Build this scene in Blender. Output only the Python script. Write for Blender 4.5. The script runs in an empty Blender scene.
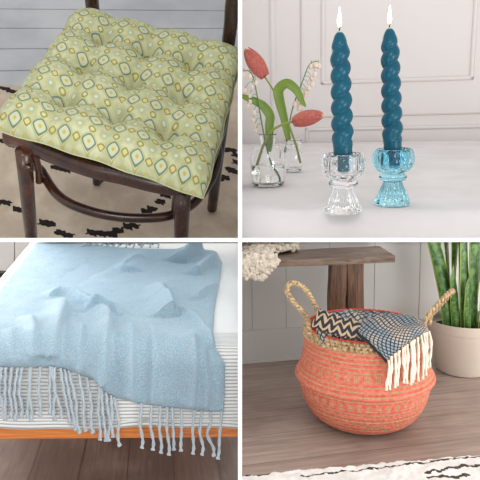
import bpy, bmesh, math, random
import numpy as np
from mathutils import Vector, Matrix, noise
random.seed(7)
PI = math.pi
S = bpy.context.scene
C = S.collection
# ------------------------------------------------------------------ the four bays and the one camera
# A white grid divides four little stage sets; each set has its own level ("room" frame: x right, y away, z up).
F = 600.0
ROT = {
 'BR': [[0.983919, -0.177934, -0.015568], [-0.041506, -0.142995, -0.988853], [0.173724, 0.973597, -0.148081]],
 'TL': [[0.973027, 0.17589, 0.149268], [0.230518, -0.76635, -0.599641], [0.008921, 0.617876, -0.786225]],
}
def rotm(p, y, r):
    p, y, r = map(math.radians, (p, y, r))
    c, s = math.cos(p), math.sin(p); B = np.array([[1,0,0],[0,-s,-c],[0,c,-s]])
    c, s = math.cos(y), math.sin(y); Y = np.array([[c,-s,0],[s,c,0],[0,0,1]])
    c, s = math.cos(r), math.sin(r); Z = np.array([[c,-s,0],[s,c,0],[0,0,1]])
    return Z @ B @ Y
def ray(px, py): return np.array([(px-240)/F, (py-240)/F, 1.0])
def origin(px, py, d):
    r = ray(px, py); return r/np.linalg.norm(r)*d
ROOM = {
 'BR': (rotm(8.52, 10.12, -.9), origin(366, 418, 1.9)),
 'TR': (rotm(13.5, -10, -1.7), origin(343, 212.5, 1.0)),
 'BL': (rotm(10.79, 10.48, 4.93), origin(120, 430, 1.7)),
 'TL': (np.array(ROT['TL']), np.array([-0.199, -0.2751, 1.134])),
}
Rb, tb = ROOM['BR']
def m4(R, t):
    M = Matrix.Identity(4)
    for i in range(3):
        for j in range(3): M[i][j] = float(R[i][j])
        M[i][3] = float(t[i])
    return M
WORLD = {k: m4(Rb.T @ R, Rb.T @ (t-tb)) for k, (R, t) in ROOM.items()}
WORLD['CAM'] = m4(Rb.T, Rb.T @ (-tb))          # x right, y down, z forward, at the eye
def at(room, px, py, z=None, y=None, x=None):
    R, t = ROOM[room]; o = -R.T @ t; v = R.T @ ray(px, py)
    k = (z-o[2])/v[2] if z is not None else ((y-o[1])/v[1] if y is not None else (x-o[0])/v[0])
    return Vector([float(a) for a in (o + k*v)])
cam = bpy.data.objects.new('camera', bpy.data.cameras.new('camera')); C.objects.link(cam)
cam.matrix_world = WORLD['CAM'] @ Matrix(((1,0,0,0),(0,-1,0,0),(0,0,-1,0),(0,0,0,1)))
cam.data.lens = 45; cam.data.sensor_width = 36; cam.data.clip_start = .02; cam.data.clip_end = 60
S.camera = cam

# ------------------------------------------------------------------ materials
def srgb(h):
    h = h.lstrip('#'); v = [int(h[i:i+2], 16)/255 for i in (0, 2, 4)]
    return tuple(c/12.92 if c <= .04045 else ((c+.055)/1.055)**2.4 for c in v) + (1,)
class NM:
    def __init__(s, name, col='#ffffff', rough=.6, **kw):
        s.m = bpy.data.materials.new(name); s.m.use_nodes = True
        s.t = s.m.node_tree; s.b = s.t.nodes['Principled BSDF']
        s.b.inputs['Base Color'].default_value = srgb(col) if isinstance(col, str) else col
        s.b.inputs['Roughness'].default_value = rough
        for k, v in kw.items(): s.b.inputs[k.replace('_', ' ')].default_value = v
    def n(s, typ, **kw):
        nd = s.t.nodes.new(typ)
        for k, v in kw.items(): setattr(nd, k, v)
        return nd
    def ln(s, a, b): s.t.links.new(a, b)
    def val(s, sock, v):
        if hasattr(v, 'is_linked') or hasattr(v, 'links'): s.ln(v, sock)
        else: sock.default_value = v
    def math(s, op, a, b=0.0, c=None, clamp=False):
        nd = s.n('ShaderNodeMath', operation=op, use_clamp=clamp)
        s.val(nd.inputs[0], a); s.val(nd.inputs[1], b)
        if c is not None: s.val(nd.inputs[2], c)
        return nd.outputs[0]
    def mix(s, f, a, b, mode='MIX'):
        nd = s.n('ShaderNodeMix', data_type='RGBA', blend_type=mode)
        s.val(nd.inputs[0], f)
        s.val(nd.inputs[6], srgb(a) if isinstance(a, str) else a)
        s.val(nd.inputs[7], srgb(b) if isinstance(b, str) else b)
        return nd.outputs[2]
    def coord(s, which='Object'): return s.n('ShaderNodeTexCoord').outputs[which]
    def mapping(s, v, scale=(1,1,1), rot=(0,0,0), loc=(0,0,0)):
        nd = s.n('ShaderNodeMapping'); s.ln(v, nd.inputs[0])
        nd.inputs['Scale'].default_value = scale; nd.inputs['Rotation'].default_value = rot; nd.inputs['Location'].default_value = loc
        return nd.outputs[0]
    def noise(s, v, scale=5, detail=4, rough=.55, dist=0.0):
        nd = s.n('ShaderNodeTexNoise'); s.ln(v, nd.inputs['Vector'])
        nd.inputs['Scale'].default_value = scale; nd.inputs['Detail'].default_value = detail
        nd.inputs['Roughness'].default_value = rough; nd.inputs['Distortion'].default_value = dist
        return nd.outputs['Fac']
    def voro(s, v, scale=5, feature='F1', out='Distance'):
        nd = s.n('ShaderNodeTexVoronoi', feature=feature); s.ln(v, nd.inputs['Vector']); nd.inputs['Scale'].default_value = scale
        return nd.outputs[out]
    def xyz(s, v):
        nd = s.n('ShaderNodeSeparateXYZ'); s.ln(v, nd.inputs[0]); return nd.outputs
    def ramp(s, f, lo, hi):
        nd = s.n('ShaderNodeMapRange', interpolation_type='SMOOTHSTEP'); s.val(nd.inputs[0], f)
        nd.inputs[1].default_value = lo; nd.inputs[2].default_value = hi
        return nd.outputs[0]
    def col(s, v): s.ln(v, s.b.inputs['Base Color']); return s
    def rough(s, v): s.ln(v, s.b.inputs['Roughness']); return s
    def bump(s, h, strength=.3, dist=.002):
        nd = s.n('ShaderNodeBump'); nd.inputs['Strength'].default_value = strength; nd.inputs['Distance'].default_value = dist
        s.val(nd.inputs['Height'], h); s.ln(nd.outputs[0], s.b.inputs['Normal']); return s

def simple(name, col, rough=.6, var=.12, scale=20, bump=.1, bscale=None, bd=.001, **kw):
    m = NM(name, col, rough, **kw); o = m.coord()
    n = m.noise(o, scale); c = srgb(col)
    dk = tuple(x*(1-var) for x in c[:3]) + (1,); lt = tuple(min(1, x*(1+var)) for x in c[:3]) + (1,)
    m.col(m.mix(n, dk, lt))
    if bump: m.bump(m.noise(o, bscale or scale*6, 3), bump, bd)
    return m.m

def planks(name, cols, width, length, angle=0, gap=.02, rough=.45, grain=.5, gapcol='#241a14', axis='xy', off=(0,0), spec=.5):
    m = NM(name, cols[0], rough); m.b.inputs['Specular IOR Level'].default_value = spec
    v = m.mapping(m.coord(), rot=(0, 0, -angle), loc=(0,0,0))
    x, y, z = m.xyz(v)
    if axis == 'xz': y = z
    x = m.math('ADD', x, off[0]); y = m.math('ADD', y, off[1])
    r = m.math('DIVIDE', y, width); ri = m.math('FLOOR', r); rf = m.math('FRACT', r)
    wn = m.n('ShaderNodeTexWhiteNoise', noise_dimensions='1D'); m.ln(ri, wn.inputs['W'])
    xo = m.math('ADD', m.math('DIVIDE', x, length), m.math('MULTIPLY', wn.outputs[0], 7.3))
    ci = m.math('FLOOR', xo); cf = m.math('FRACT', xo)
    cb = m.n('ShaderNodeCombineXYZ'); m.ln(ci, cb.inputs[0]); m.ln(ri, cb.inputs[1])
    w2 = m.n('ShaderNodeTexWhiteNoise', noise_dimensions='2D'); m.ln(cb.outputs[0], w2.inputs['Vector'])
    cv = m.n('ShaderNodeCombineXYZ'); m.ln(m.math('MULTIPLY', x, 2.2), cv.inputs[0]); m.ln(m.math('MULTIPLY', y, 34.0), cv.inputs[1]); m.ln(m.math('MULTIPLY', ri, 3.7), cv.inputs[2])
    g = m.noise(cv.outputs[0], 2.2, 6, .6, .6)
    base = m.mix(w2.outputs[0], cols[0], cols[1])
    if len(cols) > 2: base = m.mix(m.ramp(m.noise(v, 3.5, 3), .4, .7), base, cols[2])
    c = m.mix(m.math('MULTIPLY', m.ramp(g, .3, .75), grain), base, gapcol)
    gp = m.math('MAXIMUM', m.math('LESS_THAN', rf, gap), m.math('LESS_THAN', cf, gap*width/length))
    m.col(m.mix(gp, c, gapcol))
    m.bump(m.math('SUBTRACT', m.math('MULTIPLY', g, .3), gp), .35, .002)
    return m.m

# ------------------------------------------------------------------ geometry helpers
def box(bm, lo, hi, M=None, bev=0, seg=2):
    r = bmesh.ops.create_cube(bm, size=1)
    vs = r['verts']
    for v in vs:
        v.co = Vector([(lo[i]+hi[i])/2 + v.co[i]*(hi[i]-lo[i]) for i in range(3)])
    if bev:
        es = list({e for v in vs for e in v.link_edges})
        rr = bmesh.ops.bevel(bm, geom=es, offset=bev, segments=seg, profile=.6, affect='EDGES')
        vs = list({v for f in rr['faces'] for v in f.verts} | {v for v in vs if v.is_valid})
    if M is not None:
        for v in vs: v.co = M @ v.co
    return vs
def frame_of(d, up=Vector((0, 0, 1))):
    d = d.normalized()
    if abs(d.dot(up)) > .98: up = Vector((0, 1, 0))
    a = d.cross(up).normalized(); return a, a.cross(d).normalized()
def tube(bm, pts, rad, n=10, closed=False, cap=True, twist=0, lobes=0, lobe=.0):
    pts = [Vector(p) for p in pts]; N = len(pts)
    rad = rad if hasattr(rad, '__len__') else [rad]*N
    rings = []; a = None
    for i, p in enumerate(pts):
        if closed: d = pts[(i+1) % N] - pts[i-1]
        else: d = pts[min(i+1, N-1)] - pts[max(i-1, 0)]
        d = d.normalized()
        if a is None: a, b = frame_of(d)
        else:
            a = (a - d*a.dot(d)).normalized(); b = a.cross(d)
        ring = []
        for k in range(n):
            th = 2*PI*k/n
            rr = rad[i]*(1 + lobe*math.cos(lobes*(th - twist*i))) if lobes else rad[i]
            ring.append(bm.verts.new(p + (a*math.cos(th) + b*math.sin(th))*rr))
        rings.append(ring)
    for i in range(N if closed else N-1):
        r0, r1 = rings[i], rings[(i+1) % N]
        for k in range(n):
            bm.faces.new((r0[k], r0[(k+1) % n], r1[(k+1) % n], r1[k]))
    if cap and not closed:
        bm.faces.new(rings[0][::-1]); bm.faces.new(rings[-1])
    return rings
def spline(ctrl, n=8, closed=False):
    P = [Vector(p) for p in ctrl]; out = []; N = len(P)
    for i in range(N if closed else N-1):
        if closed: p0, p1, p2, p3 = P[i-1], P[i], P[(i+1) % N], P[(i+2) % N]
        else: p0, p1, p2, p3 = P[max(i-1, 0)], P[i], P[i+1], P[min(i+2, N-1)]
        for k in range(n):
            t = k/n
            out.append(.5*((2*p1) + (p2-p0)*t + (2*p0-5*p1+4*p2-p3)*t*t + (3*p1-p0-3*p2+p3)*t**3))
    if not closed: out.append(P[-1])
    return out
def lathe(bm, prof, c=(0,0,0), n=48, fn=None, capb=True, capt=True, uvs=False):
    c = Vector(c); rings = []
    for i, (r, z) in enumerate(prof):
        ring = []
        for k in range(n):
            th = 2*PI*k/n; q = r*(fn(th, i, z) if fn else 1)
            ring.append(bm.verts.new(c + Vector((q*math.cos(th), q*math.sin(th), z))))
        rings.append(ring)
    for i in range(len(prof)-1):
        for k in range(n):
            try: bm.faces.new((rings[i][k], rings[i][(k+1) % n], rings[i+1][(k+1) % n], rings[i+1][k]))
            except ValueError: pass
    if capb: bm.faces.new(rings[0][::-1])
    if capt: bm.faces.new(rings[-1])
    if uvs:
        uv = bm.loops.layers.uv.verify(); bm.verts.index_update(); idx = {}
        acc = [0]
        for i in range(1, len(prof)):
            acc.append(acc[-1] + math.hypot(prof[i][0]-prof[i-1][0], prof[i][1]-prof[i-1][1]))
        for i, ring in enumerate(rings):
            for k, v in enumerate(ring): idx[v] = (k, i)
        for f in bm.faces:
            ks = [idx[l.vert][0] for l in f.loops if l.vert in idx]
            wrap = ks and max(ks)-min(ks) > n/2
            for l in f.loops:
                if l.vert in idx:
                    k, i = idx[l.vert]
                    if wrap and k < n/2: k += n
                    l[uv].uv = (k/n, acc[i])
    return rings
def sheet(bm, fn, nu, nv, thick=0.0, uvfn=None, nrm=None):
    """grid surface fn(u,v) -> point; thick > 0 gives it a second side"""
    g = [[Vector(fn(i/nu, j/nv)) for j in range(nv+1)] for i in range(nu+1)]
    V = [[bm.verts.new(p) for p in row] for row in g]
    uv = bm.loops.layers.uv.verify()
    def face(q, ids):
        f = bm.faces.new(q)
        if uvfn:
            for l, (i, j) in zip(f.loops, ids): l[uv].uv = uvfn(i/nu, j/nv)
        else:
            for l, (i, j) in zip(f.loops, ids): l[uv].uv = (i/nu, j/nv)
    for i in range(nu):
        for j in range(nv):
            ids = [(i, j), (i+1, j), (i+1, j+1), (i, j+1)]; face([V[a][b] for a, b in ids], ids)
    if thick:
        W = []
        for i in range(nu+1):
            row = []
            for j in range(nv+1):
                du = g[min(i+1, nu)][j]-g[max(i-1, 0)][j]; dv = g[i][min(j+1, nv)]-g[i][max(j-1, 0)]
                nn = du.cross(dv); nn = nn.normalized() if nn.length > 1e-12 else Vector((0, 0, 1))
                row.append(bm.verts.new(g[i][j] - nn*thick))
            W.append(row)
        for i in range(nu):
            for j in range(nv):
                ids = [(i, j), (i, j+1), (i+1, j+1), (i+1, j)]; face([W[a][b] for a, b in ids], ids)
        for i in range(nu):
            face([V[i+1][0], V[i][0], W[i][0], W[i+1][0]], [(i+1, 0), (i, 0), (i, 0), (i+1, 0)])
            face([V[i][nv], V[i+1][nv], W[i+1][nv], W[i][nv]], [(i, nv), (i+1, nv), (i+1, nv), (i, nv)])
        for j in range(nv):
            face([V[0][j], V[0][j+1], W[0][j+1], W[0][j]], [(0, j), (0, j+1), (0, j+1), (0, j)])
            face([V[nu][j+1], V[nu][j], W[nu][j], W[nu][j+1]], [(nu, j+1), (nu, j), (nu, j), (nu, j+1)])
    return V

# ------------------------------------------------------------------ object helpers
def bmn(): return bmesh.new()
def thing(room, name, label, cat, loc, group=None):
    o = bpy.data.objects.new(name, None); C.objects.link(o)
    o.empty_display_size = .05
    o.matrix_world = WORLD[room] @ Matrix.Translation(Vector(loc))
    o['label'] = label; o['category'] = cat
    if group: o['group'] = group
    o['_'] = 0; del o['_']
    INFO[o.name] = (room, Vector(loc)); return o
INFO = {}
def mesh_from(bm, name, mat, smooth):
    bmesh.ops.recalc_face_normals(bm, faces=bm.faces[:])
    me = bpy.data.meshes.new(name); bm.to_mesh(me); bm.free()
    for p in me.polygons: p.use_smooth = smooth
    if mat: me.materials.append(mat)
    return me
def part(name, bm, mat, parent, label=None, smooth=True, sharp=None):
    room, loc = INFO[parent.name]
    bmesh.ops.translate(bm, verts=bm.verts[:], vec=-loc)
    me = mesh_from(bm, name, mat, smooth)
    if sharp: me.set_sharp_from_angle(angle=math.radians(sharp))
    o = bpy.data.objects.new(name, me); C.objects.link(o); o.parent = parent
    INFO[o.name] = (room, loc)
    if label: o['label'] = label
    return o
def solo(room, name, bm, mat, label=None, cat=None, loc=(0,0,0), group=None, kind=None, smooth=True, sharp=None):
    loc = Vector(loc)
    bmesh.ops.translate(bm, verts=bm.verts[:], vec=-loc)
    me = mesh_from(bm, name, mat, smooth)
    if sharp: me.set_sharp_from_angle(angle=math.radians(sharp))
    o = bpy.data.objects.new(name, me); C.objects.link(o)
    o.matrix_world = WORLD[room] @ Matrix.Translation(loc)
    if label: o['label'] = label
    if cat: o['category'] = cat
    if group: o['group'] = group
    if kind: o['kind'] = kind
    INFO[o.name] = (room, loc); return o
def attr_colour(bm, fn, name='mark'):
    """a real two-tone dye: 1 where the dark yarn is"""
    l = bm.verts.layers.float.new(name)
    for v in bm.verts: v[l] = fn(v.co)
def fbm(p, s, seed=0.0, o=3):
    return noise.fractal(Vector((p[0]*s+seed, p[1]*s-seed, p[2]*s+seed*.5)), 1.0, 2.0, o)

# ================================================================== TOP LEFT: cushion on a bentwood chair
R_ = 'TL'; FZ = -.47
bd = Vector((.921, .39, 0)).normalized(); bn = Vector((-.39, .921, 0)).normalized()
def bp(a, n, z): return bd*a + bn*n + Vector((0, 0, z))
m_boards = planks('painted_boards', ('#c9cacc', '#bdbec1'), .108, 3.0, math.atan2(bd.y, bd.x), .045, .42, .10, '#8f9093', off=(0, .078))
bm = bmn(); bw = .108; k0 = .902-.108*14
for k in range(24):
    n0 = k0 + k*bw
    box(bm, (-3, n0+.0018, -.02), (3, n0+bw-.0018, 0), bev=.003, seg=2,
        M=Matrix.Translation((0, 0, FZ)) @ Matrix.Rotation(math.atan2(bd.y, bd.x), 4, 'Z'))
box(bm, (-3, k0, -.03), (3, k0+24*bw, -.008), M=Matrix.Translation((0, 0, FZ)) @ Matrix.Rotation(math.atan2(bd.y, bd.x), 4, 'Z'))
mb = NM('white_painted_floorboards', '#cfd0d3', .4); o = mb.coord()
g = mb.noise(mb.mapping(o, (1.5, 1.5, 1)), 3, 5); mb.col(mb.mix(mb.ramp(g, .35, .7), '#a4a6aa', '#b9babd')); mb.bump(mb.noise(o, 60, 3), .12, .001)
solo(R_, 'floor', bm, mb.m, kind='structure', smooth=False)

# rug with stepped dark zigzags
def pile_mat(name, light, dark, bs=500):
    m = NM(name, light, .95); o = m.coord()
    at_ = m.n('ShaderNodeAttribute', attribute_name='mark').outputs['Fac']
    n1 = m.noise(o, 160, 3); n2 = m.noise(o, 14, 3)
    L = m.mix(m.math('MULTIPLY', m.ramp(n2, .35, .7), .8), light[0], light[1])
    f = m.ramp(m.math('ADD', at_, m.math('MULTIPLY', m.math('SUBTRACT', n1, .5), .5)), .4, .6)
    m.col(m.mix(f, L, dark)); m.bump(m.noise(o, bs, 3, .7), .8, .003)
    m.b.inputs['Sheen Weight'].default_value = .2
    return m.m
NM_light = None
def pile(name, light, dark, bs=500):
    m = NM(name, light[0], .95); o = m.coord()
    at_ = m.n('ShaderNodeAttribute', attribute_name='mark').outputs['Fac']
    n1 = m.noise(o, 160, 3); n2 = m.noise(o, 14, 3)
    L = m.mix(m.ramp(n2, .35, .7), light[0], light[1])
    f = m.ramp(m.math('ADD', at_, m.math('MULTIPLY', m.math('SUBTRACT', n1, .5), .5)), .4, .6)
    m.col(m.mix(f, L, dark)); m.bump(m.noise(o, bs, 3, .7), .8, .003)
    return m.m
marks = [at(R_, x, y, z=FZ+.012) for x, y in ((-6,141),(2,141.5),(11,145),(56,168),(66,170),(74,168),(-4,202),(6,203),(18,210),(28,212),(44,223),(50,224),(60,233),(68,236),
        (92,233),(102,234),(112,235),(118,231),(128,227),(134,226),(146,212),(152,209),(160,202),(166,196),(170,193),(98,181),
        (224,150),(232,151),(236,156),(237,163),(230,170),(225,178),(219,179),(234,172),(30,49),
        (-2,86),(4,89),(12,92),(20,94))]
hw, hh = .0135, .0055
def rugmark(p):
    for q in marks:
        dx = p.x-q.x; dy = p.y-q.y
        if abs(dx) < .03 and abs(dy) < .03:
            if max(abs(dx)/hw, abs(dy)/(hh*1.5)) < 1: return 1.0
    return 0.0
bm = bmn()
def rf(u, v):
    p = bp(-1.1+u*1.9, .612-.9*v, 0)
    e = min(1, v*40, (1-v)*40)
    return (p.x, p.y, FZ+.002+.012*max(0, e) + .002*fbm((p.x, p.y, 0), 90) + .002*fbm((p.x, p.y, 3), 18))
sheet(bm, rf, 340, 190, thick=0)
attr_colour(bm, rugmark)
m_rugA = pile('cream_wool_pile', ('#c4b29e', '#d9c9b5'), '#1e1410')
o = solo(R_, 'rug', bm, m_rugA, 'cream shaggy wool rug with stepped dark brown zigzags under the bentwood chair', 'rug', loc=(0, .2, FZ))

# the chair
def wood(name, cols, rough=.3, sc=(1, 1, .12), g=40, coat=.3):
    m = NM(name, cols[0], rough); o = m.coord()
    n1 = m.noise(m.mapping(o, sc), g, 5, .6, .4); n2 = m.noise(o, 9, 3)
    c = m.mix(m.ramp(n1, .3, .72), cols[0], cols[1])
    m.col(m.mix(m.ramp(n2, .45, .75), c, cols[2])); m.bump(n1, .15, .001)
    m.b.inputs['Coat Weight'].default_value = coat; m.b.inputs['Coat Roughness'].default_value = .25
    return m.m
m_bent = wood('dark_bentwood', ('#24110a', '#442516', '#5c3622'), .27)
chair = thing(R_, 'bentwood_chair', 'dark brown polished bentwood chair under the green patterned cushion', 'chair', (0, 0, FZ))
outpx = [(4,137),(15,146),(50,162),(87,175.5),(120,183),(152,191),(180,195.5),(196,194),(206,183),(217,157),(226,128)]
out = [at(R_, x, y, z=-.058) for x, y in outpx]
out = [Vector((p.x, p.y)) for p in out]
back = [Vector((.168, .12)), Vector((.14, .185)), Vector((.07, .215)), Vector((0, .222)), Vector((-.08, .215)), Vector((-.15, .18)), Vector((-.19, .1)), Vector((-.207, 0))]
ol = spline([Vector((p.x, p.y, 0)) for p in out+back], 8, closed=True)
cen = Vector((-.015, .015, 0))
bm = bmn(); rings = []
for s, z in ((.90, -.066), (.975, -.067), (.995, -.063), (1.003, -.056), (1.0, -.044), (.985, -.036), (.95, -.032), (.86, -.032), (.84, -.036), (.5, -.038), (.05, -.038)):
    rings.append([bm.verts.new(cen + (p-cen)*s + Vector((0, 0, z))) for p in ol])
for a, b in zip(rings, rings[1:]):
    for k in range(len(ol)): bm.faces.new((a[k], a[(k+1) % len(ol)], b[(k+1) % len(ol)], b[k]))
bm.faces.new(rings[0][::-1]); bm.faces.new(rings[-1])
part('seat', bm, m_bent, chair)
def leg(p0, p1, r0, r1, n=8):
    bm = bmn(); a, b = Vector(p0), Vector(p1)
    pts = [a.lerp(b, i/n) for i in range(n+1)]
    rr = [r0+(r1-r0)*i/n for i in range(n+1)]
    tube(bm, pts, rr, 16); return bm
fl0 = at(R_, 24, 153, z=-.062); fl1 = at(R_, 31.5, 240, y=fl0.y-.012)
fl2 = fl0 + (fl1-fl0)*((FZ+.0195-fl0.z)/(fl1.z-fl0.z))
fr0 = at(R_, 182.5, 193, z=-.062); fr1 = at(R_, 181, 240, y=fr0.y-.014)
fr2 = fr0 + (fr1-fr0)*((FZ+.0195-fr0.z)/(fr1.z-fr0.z))
part('leg', leg(fl0+Vector((0, 0, .006)), fl2, .0150, .011), m_bent, chair)
part('leg', leg(fr0+Vector((0, 0, .006)), fr2, .0155, .011), m_bent, chair)
rl = at(R_, 97, 183, z=FZ+.0195); rr_ = at(R_, 212, 209, z=FZ+.0195)
part('leg', leg((-.150, .17, -.055), rl, .0145, .011), m_bent, chair)
part('leg', leg((.155, .15, -.055), rr_, .0155, .013), m_bent, chair)
rp = [at(R_, x, y, z=-.15) for x, y in ((34,152),(42,172),(60,197),(88,210.5),(125,217.5),(165,216.5),(190,206),(204,191),(214,173),(218,150))]
ringc = rp + [Vector((.13, .14, -.15)), Vector((.05, .18, -.15)), Vector((-.06, .18, -.15)), Vector((-.14, .13, -.15))]
bm = bmn(); tube(bm, spline(ringc, 8, True), .0095, 12, closed=True); part('ring_stretcher', bm, m_bent, chair)
bm = bmn()
pL = [at(R_, 95, 40, y=.232), at(R_, 93, 12, y=.238), at(R_, 91.5, -12, y=.246)]
pR = [at(R_, 226, 62, y=.232), at(R_, 230.5, 25, y=.238), at(R_, 234, -6, y=.246)]
hoop = [pL[0]-Vector((0, 0, .05))]+pL+[Vector((-.155, .25, .22)), Vector((-.11, .27, .34)), Vector((0, .28, .39)), Vector((.10, .27, .34)), Vector((.15, .25, .22))]+pR[::-1]+[pR[0]-Vector((0, 0, .05))]
tube(bm, spline(hoop, 8), .0145, 14); part('back_hoop', bm, m_bent, chair)
for q, dx in ((fl0, .012), (fr0, -.012)):
    bm = bmn(); tube(bm, spline([q+Vector((dx, .012, -.002)), q+Vector((dx*1.2, .016, -.05)), q+Vector((dx*1.0, .014, -.088))], 6), .007, 8)
    part('brace', bm, m_bent, chair)
bm = bmn(); lathe(bm, [(.0005, 0), (.005, .001), (.006, .004), (.004, .007), (.0005, .008)], c=fl0+Vector((.012, -.015, -.02)), n=14)
part('screw_head', bm, simple('dull_steel', '#6a625c', .35, Metallic=1.0), chair, 'small metal screw head')

# cushion: 4 x 4 puffs, 9 tufts
cBL, cBR, cFR, cFL = Vector((-.1885, .209, .004)), Vector((.176, .209, .0)), Vector((.180, -.204, -.008)), Vector((-.193, -.190, .026))
def cush(u, v, top=1):
    s, t = u*2-1, v*2-1
    p = cFL*(1-u)*(1-v) + cFR*u*(1-v) + cBR*u*v + cBL*(1-u)*v
    inx = .010*(math.cos(2*PI*s*1.0)*.5-.5)*(1-abs(t)**1) ; 
    # slightly scalloped, bowed edges
    sc = .0016*math.cos(PI*4*s)*(abs(t)**8); sc2 = .0016*math.cos(PI*4*t)*(abs(s)**8)
    p = p + Vector((sc2*(1 if s > 0 else -1)*-1, sc*(1 if t > 0 else -1)*-1, 0))
    p = p + Vector((.006*(1-t*t)*(s < 0)*abs(s)**4, .006*(1-s*s)*(t < 0)*abs(t)**4, 0))
    cs = abs(math.sin(2*PI*s)); ct = abs(math.sin(2*PI*t))
    edge = (1-s**10)*(1-t**10); edge = max(0, edge)**.45
    h = .046*edge*(1-.27*(1-cs**.8)-.27*(1-ct**.8))
    for a in (-.5, 0, .5):
        for b in (-.5, 0, .5):
            d2 = ((s-a)**2+(t-b)**2)
            h -= .016*math.exp(-d2/.007) + .009*math.exp(-d2/.035)
    h += .0022*fbm((p.x, p.y, 0), 16, 3)*edge + .0012*fbm((p.x, p.y, 0), 45, 9)*edge
    if top: return (p.x, p.y, p.z-.006+max(h, 0))
    return (p.x, p.y, p.z-.006-.006*edge)
bm = bmn(); uvf = lambda u, v: ((u-.5)*.37, (v-.5)*.404)
V1 = sheet(bm, lambda u, v: cush(u, v, 1), 110, 120, uvfn=uvf)
V2 = sheet(bm, lambda u, v: cush(u, v, 0), 110, 120, uvfn=uvf)
bmesh.ops.remove_doubles(bm, verts=bm.verts[:], dist=.0001)
m = NM('ogee_print_cotton', '#c9cc9a', .85)
x, y, _ = m.xyz(m.coord('UV'))
P = .0415
def cell(ox, oy, px=P, py=P):
    a = m.math('SUBTRACT', m.math('FRACT', m.math('ADD', m.math('DIVIDE', x, px), ox)), .5)
    b = m.math('SUBTRACT', m.math('FRACT', m.math('ADD', m.math('DIVIDE', y, py), oy)), .5)
    return m.math('ABSOLUTE', a), m.math('ABSOLUTE', b)
def dist(ab, e):
    a, b = ab; return m.math('POWER', m.math('ADD', m.math('POWER', a, e), m.math('POWER', b, e)), 1/e)
n0 = m.noise(m.coord('UV'), 60, 2)
col = m.mix(m.ramp(n0, .35, .65), '#acaf86', '#bfc29e')
def ringc_(col, d, r0, r1, c, soft=.012):
    f = m.math('MULTIPLY', m.ramp(d, r0-soft, r0+soft), m.math('SUBTRACT', 1.0, m.ramp(d, r1-soft, r1+soft)))
    return m.mix(f, col, c)
dA = dist(cell(0, 0), 1.35); dB = dist(cell(.5, .5), 2.0); dC = dist(cell(.5, 0), 1.3); dD = dist(cell(0, .5), 1.6)
col = ringc_(col, dA, .325, .355, '#b0a35a'); col = ringc_(col, dA, .225, .295, '#647c6e'); col = ringc_(col, dA, -1, .215, '#bcc0a0'); col = ringc_(col, dA, -1, .075, '#bfa64e')
col = ringc_(col, dB, .175, .20, '#b7ab55'); col = ringc_(col, dB, .085, .135, '#98a797'); col = ringc_(col, dB, -1, .075, '#c5c9a4')
col = ringc_(col, dC, .105, .165, '#8e8335'); col = ringc_(col, dC, -1, .07, '#cabd70')
col = ringc_(col, dD, .09, .15, '#8f8a40'); col = ringc_(col, dD, -1, .06, '#c9c890')
m.col(col); m.bump(m.noise(m.coord('UV'), 900, 2), .25, .0006)
cu = thing(R_, 'seat_cushion', 'tufted green cushion with small ogee print lying on the bentwood chair', 'cushion', (0, 0, -.02))
part('cover', bm, m.m, cu)
m_pipe = simple('green_piping', '#b5b98a', .8)
seam = []
for u, v in [(i/40, 0) for i in range(40)]+[(1, i/40) for i in range(40)]+[(1-i/40, 1) for i in range(40)]+[(0, 1-i/40) for i in range(40)]: seam.append(Vector(cush(u, v, 1)))
bm = bmn(); tube(bm, seam, .0013, 6, closed=True); part('piping', bm, m_pipe, cu)
for a in (.25, .5, .75):
    for b in (.25, .5, .75):
        p = Vector(cush(a, b)); bm = bmn()
        for k in range(3):
            th = k*PI/3+a; d = Vector((math.cos(th), math.sin(th), 0))*.003
            tube(bm, [p-d+Vector((0, 0, .0005)), p+Vector((0, 0, .002)), p+d+Vector((0, 0, .0005))], .0007, 5)
        part('tuft_stitch', bm, m_pipe, cu)

# ================================================================== TOP RIGHT: twisted candles, vases
R_ = 'TR'; WY = 1.50
m_wall = simple('painted_panelling', '#dfd9d6', .55, .03, 3, .05, 60)
bm = bmn(); box(bm, (-1.6, WY, -.9), (2.2, WY+.03, 1.6)); solo(R_, 'wall_back', bm, m_wall, kind='structure', smooth=False)
def trim(name, rects, y=WY, w=.018, d=.0035):
    bm = bmn()
    for (x0, z0, x1, z1) in rects:
        for (a, b) in (((x0, z0), (x1, z0)), ((x0, z1), (x1, z1)), ((x0, z0), (x0, z1)), ((x1, z0), (x1, z1))):
            lo = (min(a[0], b[0])-w/2, y-d, min(a[1], b[1])-w/2); hi = (max(a[0], b[0])+w/2, y+.001, max(a[1], b[1])+w/2)
            box(bm, lo, hi, bev=.004, seg=3)
            box(bm, (lo[0]+w*.25, y-d*1.5, lo[2]+w*.25), (hi[0]-w*.25, y, hi[2]-w*.25), bev=.002, seg=2)
    return solo(R_, name, bm, m_wall, kind='structure', smooth=False)
pz = at(R_, 340, 82, y=WY).z; pz2 = at(R_, 340, 129, y=WY).z
pxl, pxr = at(R_, 323, 50, y=WY).x, at(R_, 473, 50, y=WY).x
xl = at(R_, 307, 130, y=WY).x; xs = at(R_, 273, 60, y=WY).x
trim('trim_1', [(pxl, pz, pxr, pz+.9)], w=.016)
trim('trim_2', [(xl, -.35, pxr+.6, pz2)], w=.014, d=.0035)
trim('trim_3', [(xs-.5, -.4, xs, 1.2)], w=.022, d=.005)
trim('trim_4', [(at(R_, 301, 30, y=WY).x-.0, pz2+.05, at(R_, 301, 30, y=WY).x+1.4, 1.3)], w=.006, d=.003)

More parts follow.
